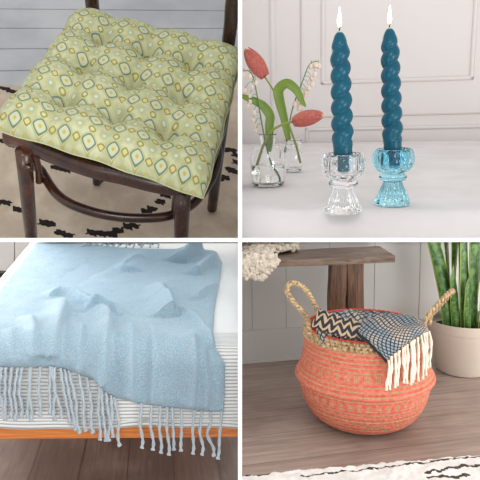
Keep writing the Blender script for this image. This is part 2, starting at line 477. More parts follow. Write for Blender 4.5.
m = NM('white_linen', '#e2dedd', .9); o = m.coord()
m.col(m.mix(m.ramp(m.noise(o, 7, 4), .35, .7), '#dbd6d5', '#e4e0df'))
wv = m.math('ADD', m.noise(m.mapping(o, (1, .12, 1)), 900, 2), m.noise(m.mapping(o, (.12, 1, 1)), 900, 2)); m.bump(wv, .35, .0006)
bm = bmn()
def cloth(u, v):
    x = -1.0+2.1*u; s = v*2.0
    if s < 1.44: y = WY-.03-s; z = 0
    else:
        y = WY-.03-1.44-.02*min(1, (s-1.44)*40); z = -(s-1.44)
        y -= .012*math.sin(x*22)*min(1, (s-1.44)*3)
    y = max(y, -.02-.30)
    z += .0016*fbm((x, y, 0), 5)+.0007*fbm((x, y, 5), 22)
    return (x, y, z-.0045)
sheet(bm, cloth, 150, 180, thick=.003)
solo(R_, 'tablecloth', bm, m.m, 'white linen tablecloth spread under the candles and the vases', 'tablecloth', loc=(0, .5, 0))

def glass(name, col, rough=.02, bump=0):
    m = NM(name, col, rough); m.b.inputs['Transmission Weight'].default_value = 1.0; m.b.inputs['IOR'].default_value = 1.45
    return m.m
g_clear = glass('clear_pressed_glass', (.97, .98, .985, 1)); g_blue = glass('turquoise_pressed_glass', (.44, .87, 1.0, 1))
g_thin = glass('thin_vase_glass', (.985, .99, .985, 1)); 
m_water = NM('water', (.97, .985, .97, 1), 0.0); m_water.b.inputs['Transmission Weight'].default_value = 1.0; m_water.b.inputs['IOR'].default_value = 1.33; m_water = m_water.m
m = NM('teal_candle_wax', '#0c5a72', .3); o = m.coord(); m.col(m.mix(m.noise(o, 40), '#004055', '#02566b'))
m.b.inputs['Specular IOR Level'].default_value = .3; m.bump(m.noise(o, 120, 2), .1, .0006); m_wax = m.m
m_waxpale = simple('melted_wax', '#8fb6b2', .3); m_wick = simple('burnt_wick', '#2a211d', .9)
mf = NM('candle_flame', '#000000', 1.0); o = mf.coord('Generated'); z_ = mf.xyz(o)[2]
mf.ln(mf.mix(mf.ramp(z_, .0, .35), '#ffb15a', '#fff3d8'), mf.b.inputs['Emission Color']); mf.b.inputs['Emission Strength'].default_value = 7; mf = mf.m

def holder(base, gl, label):
    t = thing(R_, 'candle_holder', label, 'candle holder', base)
    b = Vector(base)
    NL = 14
    flute = lambda amp: (lambda th, i, z: 1 + amp*(abs(math.cos(th*NL/2))-.5))
    # foot: fluted cone
    bm = bmn(); lathe(bm, [(.024, 0), (.0285, .001), (.0295, .004), (.0275, .010), (.0225, .022), (.0175, .033), (.0155, .039), (.015, .042)], c=b, n=112, fn=flute(.09))
    part('foot', bm, gl, t)
    bm = bmn(); lathe(bm, [(.014, .0425), (.0215, .0435), (.0235, .0465), (.0235, .050), (.021, .0535), (.0145, .0545)], c=b, n=48)
    part('collar', bm, gl, t)
    bm = bmn()
    prof = [(.010, .055), (.020, .056), (.027, .060), (.0315, .066), (.0335, .075), (.0335, .083), (.032, .090), (.0298, .095), (.0275, .0965), (.0255, .095),
            (.0262, .089), (.0270, .082), (.0262, .075), (.0235, .069), (.0185, .0662), (.004, .066)]
    def fn(th, i, z):
        if i < 10: return 1 + .11*(abs(math.cos(th*6))**.7-.5)*min(1, (i+1)/3)
        return 1
    lathe(bm, prof, c=b, n=144, fn=fn); part('cup', bm, gl, t)
    return t
h1 = at(R_, 343, 212.5, z=0); h2 = at(R_, 392, 204.5, z=0)
holder(h1, g_clear, 'clear fluted glass candle holder holding the left twisted candle')
holder(h2, g_blue, 'turquoise blue fluted glass candle holder on the white tablecloth')
def candle(b, top, label, dz=.0670):
    """twisted taper: two strands wound round each other"""
    b = Vector(b); p0 = b + Vector((0, 0, dz+.0005)); ax = (Vector(top)-p0)
    L = ax.length; ax.normalize()
    t = thing(R_, 'twisted_candle', label, 'candle', p0)
    a, c = frame_of(ax, Vector((0, 1, 0)))
    bm = bmn(); N = 300; n = 28; rings = []
    pitch = .0245
    for i in range(N+1):
        s = i/N*L; ph = -2*PI*s/pitch + .6
        w = min(1, max(0, (s-.040)/.02))*min(1, max(0, (L-.010-s)/.022))
        e = max(0, 1-((s-(L-.034))/.034)**2)**.5 if s > L-.034 else 1
        taper = 1-.22*(s/L)
        R = .0185*taper*(e*.86+.14)
        ring = []
        for k in range(n):
            th = 2*PI*k/n
            f = abs(math.cos((th-ph)/2))
            rr = R*((1-w)*.88 + w*(.70+.33*f**.75))
            if s < .04: rr = min(rr, .0150)
            ring.append(bm.verts.new(p0+ax*s+(a*math.cos(th)+c*math.sin(th))*rr))
        rings.append(ring)
    for r0, r1 in zip(rings, rings[1:]):
        for k in range(n): bm.faces.new((r0[k], r0[(k+1) % n], r1[(k+1) % n], r1[k]))
    bm.faces.new(rings[0][::-1]); bm.faces.new(rings[-1])
    part('wax_body', bm, m_wax, t)
    tp = p0+ax*L
    bm = bmn(); bmesh.ops.create_uvsphere(bm, u_segments=20, v_segments=10, radius=1)
    for v in bm.verts: v.co = tp + Vector((v.co.x*.0042, v.co.y*.0042, v.co.z*.0022-.0005))
    part('melted_pool', bm, m_waxpale, t, 'pale melted wax')
    bm = bmn(); tube(bm, spline([tp, tp+ax*.004, tp+ax*.008+Vector((.001, 0, 0))], 4), .0009, 8); wk = part('wick', bm, m_wick, t)
    fb = tp+ax*.0065
    bm = bmn(); lathe(bm, [(.0002, 0), (.0022, .002), (.0033, .006), (.0034, .010), (.0026, .016), (.0015, .022), (.0006, .027), (.0001, .030)], c=fb, n=20)
    part('flame', bm, mf, wk, 'glowing pale yellow flame')
    bm = bmn()
    for k, (an, l0, l1) in enumerate(((-.2, .000, .030), (.15, .002, .016))):
        pts = []
        for j in range(9):
            s = l0+(l1-l0)*j/8; R = .0185*.79*(max(0, 1-((.034-s)/.034)**2)**.5*.86+.14)*.80+.0002
            pts.append(tp-ax*s+(a*math.cos(an)+c*math.sin(an))*R)
        tube(bm, pts, [.0008+.0009*j/8 for j in range(9)], 8)
    part('wax_drip', bm, m_waxpale, t, 'pale wax drip')
c1 = at(R_, 339.5, 32, y=h1.y+.004); c2 = at(R_, 389.5, 28.5, y=h2.y+.004)
candle(h1, c1, 'left twisted teal taper candle burning in the clear glass holder')
candle(h2, c2, 'right twisted teal taper candle burning in the blue glass holder')

def vase(b, h, r, wl, label, neck):
    b = Vector(b); t = thing(R_, 'bud_vase', label, 'vase', b)
    outp = [(r*.55, 0), (r*.78, .001), (r*.93, h*.07), (r, h*.2), (r, h*.45), (r*.96, h*.6), (r*.80, h*.72), (neck*1.05, h*.82), (neck, h*.9), (neck*1.2, h)]
    th = .0016
    inp = [(max(q[0]-th, .001), q[1]) for q in outp[::-1][:-2]] + [(r*.72, .009), (r*.3, .007)]
    sm = lambda P: [(p.x, p.y) for p in spline([Vector((q[0], q[1], 0)) for q in P], 4)]
    prof = sm(outp)+sm(inp)
    bm = bmn(); lathe(bm, prof, c=b, n=56); part('glass_body', bm, g_thin, t)
    wp = [(r*.3, .0074), (r*.70, .0094)]; 
    for f in (.12, .2, .3, .4, .5):
        if h*f < wl: wp.append((r*(.95 if f < .15 else .985)-th*1.2 if f >= .2 else r*.955-th, h*f))
    wp.append((r-th*1.25, wl)); wp.append((.0005, wl-.0003))
    bm = bmn(); lathe(bm, wp, c=b, n=48, capt=True); part('water', bm, m_water, t)
    return t
v1 = at(R_, 268.5, 185.5, z=0); v2 = at(R_, 293.5, 171.5, z=0)
vtop1 = at(R_, 266, 134, y=v1.y).z; vtop2 = at(R_, 292, 140, y=v2.y).z
vase(v1, vtop1, abs(at(R_, 286.5, 165, y=v1.y).x-at(R_, 251, 165, y=v1.y).x)/2, at(R_, 268, 165, y=v1.y).z, 'clear glass bud vase with a rounded body, nearest the left edge', .016)
vase(v2, vtop2, .0225, at(R_, 292, 167, y=v2.y).z, 'straight clear glass bud vase standing behind the rounded vase', .019)

m_stem = simple('green_stem', '#8b9440', .5, .2, 60); m_leaf = simple('tulip_leaf', '#6f8a34', .5, .2, 30); m_lst = simple('dark_green_stem', '#4f7a3a', .5)
m = NM('tulip_petal', '#b5534a', .5); o = m.coord(); g_ = m.xyz(m.coord('Generated'))
m.col(m.mix(m.ramp(m.noise(m.mapping(o, (1, 1, 1)), 160, 3), .35, .7), '#ab5148', '#bd6857')); m.b.inputs['Subsurface Weight'].default_value = .1; m.b.inputs['Subsurface Scale'].default_value = .003; m_pet = m.m
m_tip = simple('orange_petal_edge', '#d98a3a', .5)
m_bell = simple('lily_bell', '#e0cdbb', .5, .1, 80, Subsurface_Weight=.2, Subsurface_Scale=.003)
def tulip(label, stem_pts, bud_dir, size, loc):
    t = thing(R_, 'tulip', label, 'flower', loc)
    sp = spline(stem_pts, 8); n = len(sp)
    bm = bmn(); tube(bm, sp, [.0030-.0008*i/n for i in range(n)], 10); part('stem', bm, m_stem, t)
    tip = sp[-1]; d = Vector(bud_dir).normalized(); a, b = frame_of(d, Vector((0, 1, 0)))
    for k in range(6):
        outer = k % 2; th0 = k*PI/3
        bm = bmn()
        def pf(u, v, th0=th0, outer=outer):
            w = math.sin(PI*min(.98, .06+v*.93))**.6
            th = th0 + (u-.5)*1.9*w
            r = size*(.235*math.sin(PI*min(1, .12+v*.80))**.7 + .01 + .022*outer*(1-v))
            r *= 1-.16*abs(u-.5)*2
            return tip + d*(v*size*(1.0 if outer else .96)) + (a*math.cos(th)+b*math.sin(th))*r
        sheet(bm, pf, 8, 14, thick=.0008)
        part('petal', bm, m_pet if k != 2 else m_pet, t)
    bm = bmn(); tube(bm, [tip+d*size*.80, tip+d*size*.95, tip+d*size*1.04], [.0045, .0032, .001], 8); part('petal_tip', bm, m_tip, t, 'orange petal tips')
    return t
def leaf(parent, pts, w, mat=None, up=Vector((0, -1, .3)), name='leaf'):
    sp = spline(pts, 8); n = len(sp)-1; bm = bmn()
    def lf(u, v):
        i = v*n; i0 = min(int(i), n-1); p = sp[i0].lerp(sp[i0+1], i-i0)
        d = (sp[min(i0+1, n)]-sp[max(i0-1, 0)]).normalized()
        side = d.cross(up).normalized(); nn = side.cross(d)
        ww = w*(math.sin(PI*min(1, .12+v*.88))**.8)
        s = (u-.5)*2
        return p+side*s*ww + nn*(s*s)*ww*.35
    sheet(bm, lf, 8, n, thick=.0009)
    return part(name, bm, mat or m_leaf, parent)
q = lambda px, py, dy=0, v=v1: at(R_, px, py, y=v.y+dy)
tl2 = tulip('drooping orange-red tulip leaning right out of the rounded vase', [q(255.5, 170, 0), q(259.5, 157, -.004), q(265, 142, -.005), q(273, 130, -.006), q(283, 124.5, -.012), q(293, 121.5, -.016)], q(313, 116.5, -.02)-q(293, 121.5, -.016), .0625, v1)
leaf(tl2, [q(269, 152, .004), q(269.5, 142, .005), q(269.5, 127, .01), q(270, 116, .012), q(263, 106, .01), q(253, 100.5, .0), q(243, 96.5, -.005), q(236, 93)], .0095)
tl1 = tulip('upright orange-red tulip bud on the tall stem of the rear vase', [q(300.5, 163, 0, v2), q(296, 145, 0, v2), q(290, 128, 0, v2), q(283, 110, 0, v2), q(275, 93, 0, v2), q(265, 77, 0, v2)], q(252.5, 59, -.005, v2)-q(265, 77, 0, v2), .081, v2)
leaf(tl1, [q(288.5, 140, -.006, v2), q(284, 118, -.006, v2), q(279.5, 100, -.01, v2), q(279, 90, -.012, v2), q(287, 84, -.015, v2), q(296, 90, -.02, v2), q(302, 101, -.02, v2), q(306, 107, -.02, v2)], .0125)
def lily(label, sp_, bells, v, loc):
    t = thing(R_, 'lily_of_the_valley', label, 'flower', loc)
    sp = spline([q(*p[:2], p[2] if len(p) > 2 else 0, v) for p in sp_], 8); n = len(sp)
    bm = bmn(); tube(bm, sp, [.0019-.0010*i/n for i in range(n)], 8); part('stem', bm, m_lst, t)
    for (bx, by) in bells:
        p = q(bx, by, random.uniform(-.008, .008), v)
        near = min(sp, key=lambda s: (s-(p+Vector((0, 0, .012)))).length)
        top = p+Vector((0, 0, .006))
        bm = bmn(); tube(bm, spline([near, near.lerp(top, .5)+Vector((0, 0, .006)), top], 4), .0005, 6); part('pedicel', bm, m_lst, t)
        bm = bmn(); sc = random.uniform(.9, 1.15)*(.9 if v is v1 else 1.15)
        lathe(bm, [(.0004, .0062), (.0030, .0052), (.0046, .0025), (.0048, -.0008), (.0040, -.0035), (.0050, -.0052), (.0036, -.0046), (.0030, -.003), (.0004, .0)][::-1], c=(0, 0, 0), n=24,
              fn=lambda th, i, z: 1+(.12*math.cos(6*th) if i in (2, 3) else 0))
        M = Matrix.Translation(p) @ Matrix.Rotation(random.uniform(-.3, .3), 4, 'Y') @ Matrix.Scale(sc, 4)
        bmesh.ops.transform(bm, matrix=M, verts=bm.verts[:]); part('bell', bm, m_bell, t)
lily('lily of the valley spray with bells on its left, in the rounded vase', [(277.5, 178), (270, 160), (266, 145), (261.5, 122), (257.5, 98), (253.5, 78), (249, 71), (244.5, 71)],
     [(243.5, 75), (250, 76.5), (245, 91), (250, 96), (250, 102), (248, 106), (256, 83), (254, 113), (253, 120), (255, 126), (256, 131), (252, 87)], v1, v1)
lily('lily of the valley spray arching right out of the rear vase', [(283, 158), (287, 140), (291, 115), (296, 98), (303, 80), (308, 67), (313, 62), (318, 62)],
     [(311, 66), (316, 65), (319, 66), (315, 74), (311, 79), (312.5, 84), (309, 88), (306, 92), (301, 97), (303, 101), (305, 95), (299, 109), (300, 107), (295, 104)], v2, v2)

# ================================================================== BOTTOM LEFT: throw on a bed
R_ = 'BL'; FB = -.42; MT = .24
m_dkf = planks('dark_brown_floorboards', ('#53433b', '#3f322b', '#645650'), .165, 1.6, PI/2-.03, .02, .42, .55, '#1f1511', off=(0, .02))
bm = bmn(); box(bm, (-3, -1.2, FB-.03), (1.5, 5.2, FB)); solo(R_, 'floor', bm, m_dkf, kind='structure', smooth=False)
m_cab = simple('white_lacquer', '#e9e4e0', .35, .02, 3, 0)
CY = 3.05
cab = thing(R_, 'cabinet', 'white lacquered cabinet with flat doors on the dark floor behind the bed', 'cabinet', (-1.2, CY+.2, FB))
bm = bmn(); box(bm, (-1.95, CY+.02, FB+.03), (-.25, CY+.42, FB+.75), bev=.003); part('body', bm, m_cab, cab, smooth=False)
sx = at(R_, 14.5, 255, y=CY).x
for x0, x1 in ((sx-.5, sx), (sx, sx+.5)):
    bm = bmn(); box(bm, (x0+.003, CY, FB+.035), (x1-.003, CY+.018, FB+.70), bev=.002); part('door', bm, m_cab, cab, smooth=False)
bm = bmn(); box(bm, (-1.93, CY+.05, FB), (-.27, CY+.40, FB+.031)); part('plinth', bm, simple('dark_plinth', '#6d625c', .6), cab, 'dark recessed plinth', smooth=False)

# bed
m = NM('orange_pine', '#c9742f', .42); o = m.coord()
g = m.noise(m.mapping(o, (2.5, 60, 60)), 3, 5, .6, .5); m.col(m.mix(m.ramp(g, .3, .75), '#dd8a42', '#b8602a')); m.bump(g, .12, .001); m_pine = m.m
bed = thing(R_, 'bed', 'low bed with an orange pine rail beneath the striped bedspread', 'bed', (0, 1.0, FB))
XL = -.43; XR = .75
bm = bmn(); box(bm, (XL-.03, .0, -.024), (XR, .028, .012), bev=.003); part('front_rail', bm, m_pine, bed, smooth=False)
for xx in (XL-.03, XR-.028):
    bm = bmn(); box(bm, (xx, .03, -.024), (xx+.028, 2.02, .004), bev=.003); part('side_rail', bm, m_pine, bed, smooth=False)
bm = bmn(); box(bm, (XL-.06, 2.02, -.30), (XR, 2.05, .26), bev=.005); part('headboard', bm, m_pine, bed, smooth=False)
for k in range(9):
    bm = bmn(); box(bm, (XL, .10+k*.215, -.020), (XR-.03, .17+k*.215, -.004), bev=.002); part('slat', bm, m_pine, bed, smooth=False)
for xx in (XL-.03, XR-.05):
    for yy in (.0, 1.95):
        bm = bmn(); box(bm, (xx, yy, FB), (xx+.05, yy+.05, -.024), bev=.004); part('leg', bm, m_pine, bed, smooth=False)
# bedspread: striped where it drops over the foot, plain on top
m = NM('striped_cotton', '#f2f1ef', .85); u_, v_, _ = m.xyz(m.coord('UV'))
st = m.math('SINE', m.math('MULTIPLY', v_, 2*PI/.0098)); on = m.math('LESS_THAN', v_, .335)
c = m.mix(m.math('MULTIPLY', m.ramp(st, .1, .75), on), '#e4e4e2', '#a4a4a3'); m.col(c)
m.bump(m.math('ADD', m.math('MULTIPLY', m.math('MULTIPLY', st, on), -.5), m.math('MULTIPLY', m.noise(m.coord('UV'), 400, 2), .25)), .6, .0018)
bsp = thing(R_, 'bedspread', 'white cotton bedspread with thin grey stripes covering the bed', 'bedspread', (0, 1.0, .0))
RR = .045; DROP0 = .013
def bedpath(s, off=0.0):
    """arc length s from the lower hem at the front, up the face, round the edge, back along the top -> (y, z)"""
    H = MT-RR-DROP0
    if s < H: return (-.020-off, DROP0+s)
    s2 = s-H; q_ = RR*PI/2
    if s2 < q_:
        a = s2/RR; r = RR+off; return (-.020+RR-r*math.cos(a), MT-RR+r*math.sin(a))
    return (-.020+RR+s2-q_, MT+off)
SL = (MT-RR-DROP0)+RR*PI/2+1.93
def bs(u, v):
    s = v*SL; y, z = bedpath(s)
    w = 1.0
    x = XL-.01 + u*(XR-XL+.02)
    z += .002*fbm((x, y, 0), 6)*(1 if s > .25 else .3); y += (.002*fbm((x*1.0, 0, z*.6), 7) if s < .3 else 0)
    if s < .02: z += .003+.003*math.sin(x*13)+.002*math.sin(x*31)
    e = min(u*(XR-XL), (1-u)*(XR-XL))
    if e < .04 and z > .1: z -= (.04-e)**2*12
    return (x, y, z)
bm = bmn(); sheet(bm, bs, 90, 330, thick=.004, uvfn=lambda u, v: (u, v*SL)); part('top_panel', bm, m.m, bsp)
bm = bmn(); sheet(bm, lambda u, v: (XL-.012-.006*math.sin(u*9), -.01+u*1.95, MT-.022-v*(MT-.03)), 60, 12, thick=.004, uvfn=lambda u, v: (u, .4+v*.2)); part('side_panel', bm, m.m, bsp)
bm = bmn(); box(bm, (XL+.003, .0, .014), (XR-.01, 1.95, MT-.045), bev=.03, seg=4); part('padding', bm, simple('white_ticking', '#e8e6e2', .9), bsp)

# throw
def to_s(px, py):
    p = at(R_, px, py, z=MT+.01)
    H = MT-RR-DROP0; qq = RR*PI/2
    if p.y > .02: return Vector((p.x, H+qq+(p.y+.020-RR), 0))
    p = at(R_, px, py, y=-.03); return Vector((p.x, max(0, min(p.z-DROP0, H+qq*.6)), 0))
folds = [  # polyline, height, half width on its left / near side, half width on its right / far side, fades at start, end
 ([(60,300),(65,311),(60,326),(55,345),(51,366)], .034, .040, .010, 1, 0),
 ([(100,307),(108,322),(106,345),(103,370),(101,390)], .038, .036, .010, 1, 0),
 ([(47,298),(60,296),(75,299),(85,304),(95,310)], .030, .009, .030, 1, 1),
 ([(80,314),(98,308),(112,311),(120,318)], .026, .009, .024, 1, 1),
 ([(206,246),(188,260),(172,273),(161,283),(155,294)], .060, .055, .009, 0, 1),
 ([(162,284),(164,298),(171,314),(178,335),(180,360),(176,385),(172,410)], .050, .042, .010, 1, 0),
 ([(168,302),(180,313),(195,322),(208,338),(218,352),(223,365)], .022, .022, .018, 1, 1),
 ([(216,256),(205,269),(190,283),(176,294)], .040, .036, .010, 1, 1), ([(222,286),(208,294),(194,302)], .024, .024, .009, 1, 1),
 ([(100,262),(80,275),(60,292)], -.016, .045, .045, 1, 1), ([(150,252),(135,265),(120,285),(112,305)], .022, .05, .04, 1, 1), ([(120,273),(132,265),(145,262)], .014, .010, .02, 1, 1),
 ([(30,318),(33,340),(30,368)], .022, .030, .009, 1, 0), ([(12,330),(14,368)], .010, .02, .012, 1, 0), ([(80,325),(80,350),(77,376)], .020, .026, .008, 1, 0),
 ([(130,325),(132,365),(130,402)], .024, .034, .009, 1, 0), ([(190,335),(194,365),(192,410)], .026, .030, .009, 1, 0), ([(150,320),(153,365),(151,406)], .014, .012, .022, 1, 0), ([(203,350),(206,380),(206,411)], .016, .020, .010, 1, 0)]
FO = []
for pl, h, wn, wp, f0_, f1_ in folds:
    P_ = [to_s(*p) for p in pl]; FO.append((spline(P_, 5), h, wn, wp, f0_, f1_))
def foldh(x, s):
    p = Vector((x, s, 0)); t = 0
    for pl, h, wn, wp, f0_, f1_ in FO:
        best = 9; sg = 1; pos = 0; n_ = len(pl)-1
        for i_, (a, b) in enumerate(zip(pl, pl[1:])):
            ab = b-a; L2 = ab.length_squared
            if L2 < 1e-10: continue
            k = max(0, min(1, (p-a).dot(ab)/L2)); v_ = p-a-ab*k; d = v_.length
            if d < best: best = d; sg = ab.x*v_.y-ab.y*v_.x; pos = (i_+k)/n_
            if best > .35: break
        W_ = wp if sg > 0 else wn
        if best < W_*3:
            et = 1
            if f0_: et *= min(1, pos/.25)**.8
            if f1_: et *= min(1, (1-pos)/.25)**.8
            t += h*et*math.exp(-(best/W_)**2)
    return t
hem_px = [(-60,366),(-30,367),(0,368),(30,368),(50,367),(62,369),(78,374),(95,381),(104,392),(115,398),(135,403),(155,406),(172,408),(190,410),(210,412),(224,412)]
hem = [to_s(*p) for p in hem_px]
top_s = to_s(130, 247).y
rt = [to_s(*p) for p in ((224,412),(225,385),(225,365),(217,345),(213,333),(214,312),(216,298),(220,278),(222,262),(217,252),(206,246))]
def interp(tab, x, i=0, j=1):
    tab = sorted(tab, key=lambda p: p[i])
    if x <= tab[0][i]: return tab[0][j]
    for a, b in zip(tab, tab[1:]):
        if x <= b[i]: return a[j]+(b[j]-a[j])*(x-a[i])/max(1e-9, b[i]-a[i])
    return tab[-1][j]
TX0 = -.40
def xr(s): return interp(rt, s, 1, 0)
def throw_pt(u, v):
    x = 0; s = 0
    for _ in range(3):
        xR = xr(s) if v > 0 else hem[-1].x
        x = TX0 + u*(xR-TX0)
        sh = interp(hem, x); s = sh + v*(top_s-sh + .02*math.sin(u*9))
    h = .014 + 1.0*foldh(x, s) + .003*fbm((x, s, 0), 14, 2) + .0045*fbm((x, s, 0), 5, 4)
    soft = .010
    h = h if h > soft else soft*math.exp((h-soft)/soft)
    h = max(h, .0085)
    edge = min(u, 1-u, v, 1-v)*60
    if edge < 1: h = h*edge + min(h, .0088)*(1-edge)
    y, z = bedpath(s, h)
    return Vector((x, y, z))
m = NM('blue_wool_throw', '#8fb0c2', .95); o = m.coord()
u_, v_, _ = m.xyz(m.coord('UV'))
n1 = m.noise(o, 420, 3, .7); n2 = m.noise(o, 14, 3)
c = m.mix(m.ramp(n1, .32, .68), '#718fa3', '#a9c0ca')
c = m.mix(m.math('MULTIPLY', m.ramp(m.noise(m.mapping(o, (1, 1, 1), loc=(3, 1, 2)), 260, 2), .55, .72), .5), c, '#b9aaa6')
m.col(c); m.b.inputs['Sheen Weight'].default_value = .25; m.bump(m.noise(o, 700, 3, .7), .7, .002)
m_throw = m.m; m_fr = simple('grey_blue_yarn', '#a9b3ba', .95, .2, 300, .6, 900)
thr = thing(R_, 'throw_blanket', 'pale blue wool throw with grey fringe heaped in folds over the bed', 'throw', (0, .6, MT))
bm = bmn(); sheet(bm, throw_pt, 210, 330, thick=.0045, uvfn=lambda u, v: (u, v)); part('blanket', bm, m_throw, thr)
fr = [(2,416,2),(6,420,5),(12,417,11),(18,420,15),(22,417,21),(29,418,28),(31,421,31),(40,416,40),(50,414,50),(51,420,55),(54,418,61),(60,422,70),(64,430,76),(68,433,80),(78,431,86),(86,433,93),
      (99,440,100),(101,441,106),(106,437,113),(114,446,120),(111,441,109),(142,448,142),(152,450,153),(161,453,161),(168,455,169),(173,450,174),(182,451,181),(195,454,193),(203,455,202),(211,456,214,'b'),(223,459,218),(-8,416,-8)]
def tassel(p0, pts, r=.0042):
    bm = bmn(); sp = spline([p0]+pts, 7); n = len(sp)
    tube(bm, sp, [r*(.9 if i < n-3 else 1.15) for i in range(n)], 10, twist=.55, lobes=2, lobe=.28)
    part('tassel', bm, m_fr, thr)
for f in fr:
    x0, yb, xb = f[0], f[1], f[2]
    a = to_s(x0, 380); sh = interp(hem, at(R_, x0, 395, y=-.03).x)
    h0 = at(R_, x0, 395, y=-.03); z0 = DROP0+sh
    if z0 > MT-RR: z0 = MT-RR
    p0 = Vector((h0.x, -.026-.008, z0+.004))
    d = random.uniform(-.006, .006)
    pe = at(R_, xb, yb, y=-.040); pm = p0.lerp(pe, .5)+Vector((d + (-.012 if len(f) > 3 else 0), -.004, 0))
    tassel(p0, [p0.lerp(pe, .22)+Vector((d*.6, -.004, 0)), pm, p0.lerp(pe, .8)+Vector((-d*.5, -.002, 0)), pe])
for k, px in enumerate((80, 86, 92, 97, 104, 112, 118, 126, 133, 141, 150, 158)):
    p0 = at(R_, px, 247.5, z=MT+.012); pe = p0+Vector((random.uniform(-.03, .05), .07+random.uniform(-.02, .02), .0))
    tassel(p0, [p0.lerp(pe, .4)+Vector((.01, 0, .012)), p0.lerp(pe, .75)+Vector((-.01, 0, .006)), pe], .004)

# ================================================================== BOTTOM RIGHT: belly basket
R_ = 'BR'; BW = .545
m_flr = planks('grey_brown_floorboards', ('#a8968b', '#b5a398', '#9a887d'), .15, 1.9, .02, .012, .42, .45, '#4a3c34', off=(.4, .035))
bm = bmn(); box(bm, (-1.6, -1.3, -.03), (2.2, BW+.05, 0)); solo(R_, 'floor', bm, m_flr, kind='structure', smooth=False)
m_pw = simple('pale_painted_boards', '#cdccca', .5, .03, 4, .06, 50)
xsm = [at(R_, px, 300, y=BW).x for px in (252, 286, 329, 374, 419)]
w_ = (xsm[-1]-xsm[0])/4
bm = bmn(); x = xsm[0]-w_*9
edges = [xsm[0]-w_*k for k in range(9, 0, -1)] + xsm + [xsm[-1]+w_*k for k in range(1, 12)]
for a, b in zip(edges, edges[1:]): box(bm, (a+.0012, BW, -.02), (b-.0012, BW+.02, 1.5), bev=.002, seg=2)
box(bm, (edges[0], BW+.004, -.02), (edges[-1], BW+.03, 1.5))
solo(R_, 'wall_back', bm, m_pw, kind='structure', smooth=False)
bz = at(R_, 275, 329.5, y=BW-.014).z
bm = bmn(); box(bm, (edges[0], BW-.014, 0), (edges[-1], BW, bz), bev=.003, seg=3); box(bm, (edges[0], BW-.020, 0), (edges[-1], BW-.012, .010), bev=.002)
solo(R_, 'baseboard_back', bm, m_pw, kind='structure', smooth=False)

# rug in front
ra = at(R_, 245, 473, z=.012); rb = at(R_, 480, 452.5, z=.012); rd = (rb-ra); rd.z = 0; rd.normalize(); rn = Vector((rd.y, -rd.x, 0))
def line(pl): return [at(R_, *p, z=.012) for p in pl]
lines = [(line([(230,477),(270,474),(300,470),(335,465.5),(370,462.5),(401,460),(440,456),(480,452.8),(500,451)]), .0042),
         (line([(300,478),(340,473),(380,469),(419,464),(450,460.5),(480,457.2),(500,455)]), .0028),
         (line([(425,474),(434,471),(440,473),(448,469),(456,470),(463,466),(474,468),(490,465)]), .0050), (line([(428,479),(440,477),(452,478),(468,475)]), .005)]
def rm2(p):
    q_ = Vector((p.x, p.y, .012))
    for pl, w in lines:
        for a, b in zip(pl, pl[1:]):
            ab = b-a; k = max(0, min(1, (q_-a).dot(ab)/ab.length_squared))
            if (q_-a-ab*k).length < w*(1+.6*noise.noise(q_*70)): return 1.0
    return 0.0
bm = bmn()
def rf2(u, v):
    p = ra + rd*(-.35+u*1.5) + rn*(v*.7)
    e = min(1, v*45)
    q_ = (p.x, p.y, 0); j = .003*noise.noise(Vector((p.x*60, p.y*60, 1)))
    return (p.x, p.y+j, .002+.013*e + .0045*fbm(q_, 55, 1)*e + .003*fbm(q_, 20, 2)*e)
sheet(bm, rf2, 420, 200); attr_colour(bm, rm2)
solo(R_, 'rug', bm, pile('white_wool_pile', ('#e4e1dc', '#f3f1ee'), '#463a33', 300), 'white shaggy rug with thin dark broken lines in front of the coral basket', 'rug', loc=(0, -.4, 0))

# bench
m_old = wood('weathered_wood', ('#6e5442', '#4a3628', '#8a7160'), .6, (1, .14, .14), 30, 0)
m = NM('weathered_bench_top', '#6a5140', .55); o = m.coord(); g = m.noise(m.mapping(o, (3, 40, 40)), 3, 6, .65, .8)
c = m.mix(m.ramp(g, .3, .7), '#86705f', '#4b3728'); m.col(m.mix(m.ramp(m.noise(o, 6, 3), .5, .7), c, '#8f7c6c')); m.bump(g, .4, .002); m_btop = m.m
m = NM('weathered_bench_leg', '#5a3f2c', .6); o = m.coord(); g = m.noise(m.mapping(o, (40, 40, 3)), 3, 6, .65, .8)
m.col(m.mix(m.ramp(g, .3, .7), '#7a573d', '#3c281b')); m.bump(g, .4, .002); m_bleg = m.m
BT = .435
f1 = at(R_, 395.5, 256, z=BT); f0 = at(R_, 283, 260.5, z=BT); b1 = at(R_, 379, 246, z=BT)
print('bench', f1, f0, b1)
bench = thing(R_, 'wooden_bench', 'weathered brown wooden bench against the panelled wall behind the basket', 'bench', (0, f1.y+.1, 0))
fd = (f1-f0).normalized()
ptop = [f0-fd*.35, f1, Vector((b1.x, min(b1.y, BW-.02), BT))]; ptop.append(Vector((ptop[0].x-.02, ptop[2].y+(ptop[0].y-f1.y)*.0, BT)))
bm = bmn(); lo = [bm.verts.new((p.x, p.y, BT-.022)) for p in ptop]; hi = [bm.verts.new((p.x, p.y, BT)) for p in ptop]
bm.faces.new(lo[::-1]); bm.faces.new(hi)
for k in range(4): bm.faces.new((lo[k], lo[(k+1) % 4], hi[(k+1) % 4], hi[k]))
bmesh.ops.recalc_face_normals(bm, faces=bm.faces[:])
bmesh.ops.subdivide_edges(bm, edges=bm.edges[:], cuts=10, use_grid_fill=True)
for v in bm.verts: v.co += Vector((fbm(v.co, 9, 3)*.0025, fbm(v.co, 14, 5)*.003, fbm(v.co, 10)*.0015))
part('bench_top', bm, m_btop, bench, smooth=True, sharp=40)
ly = f1.y+.05
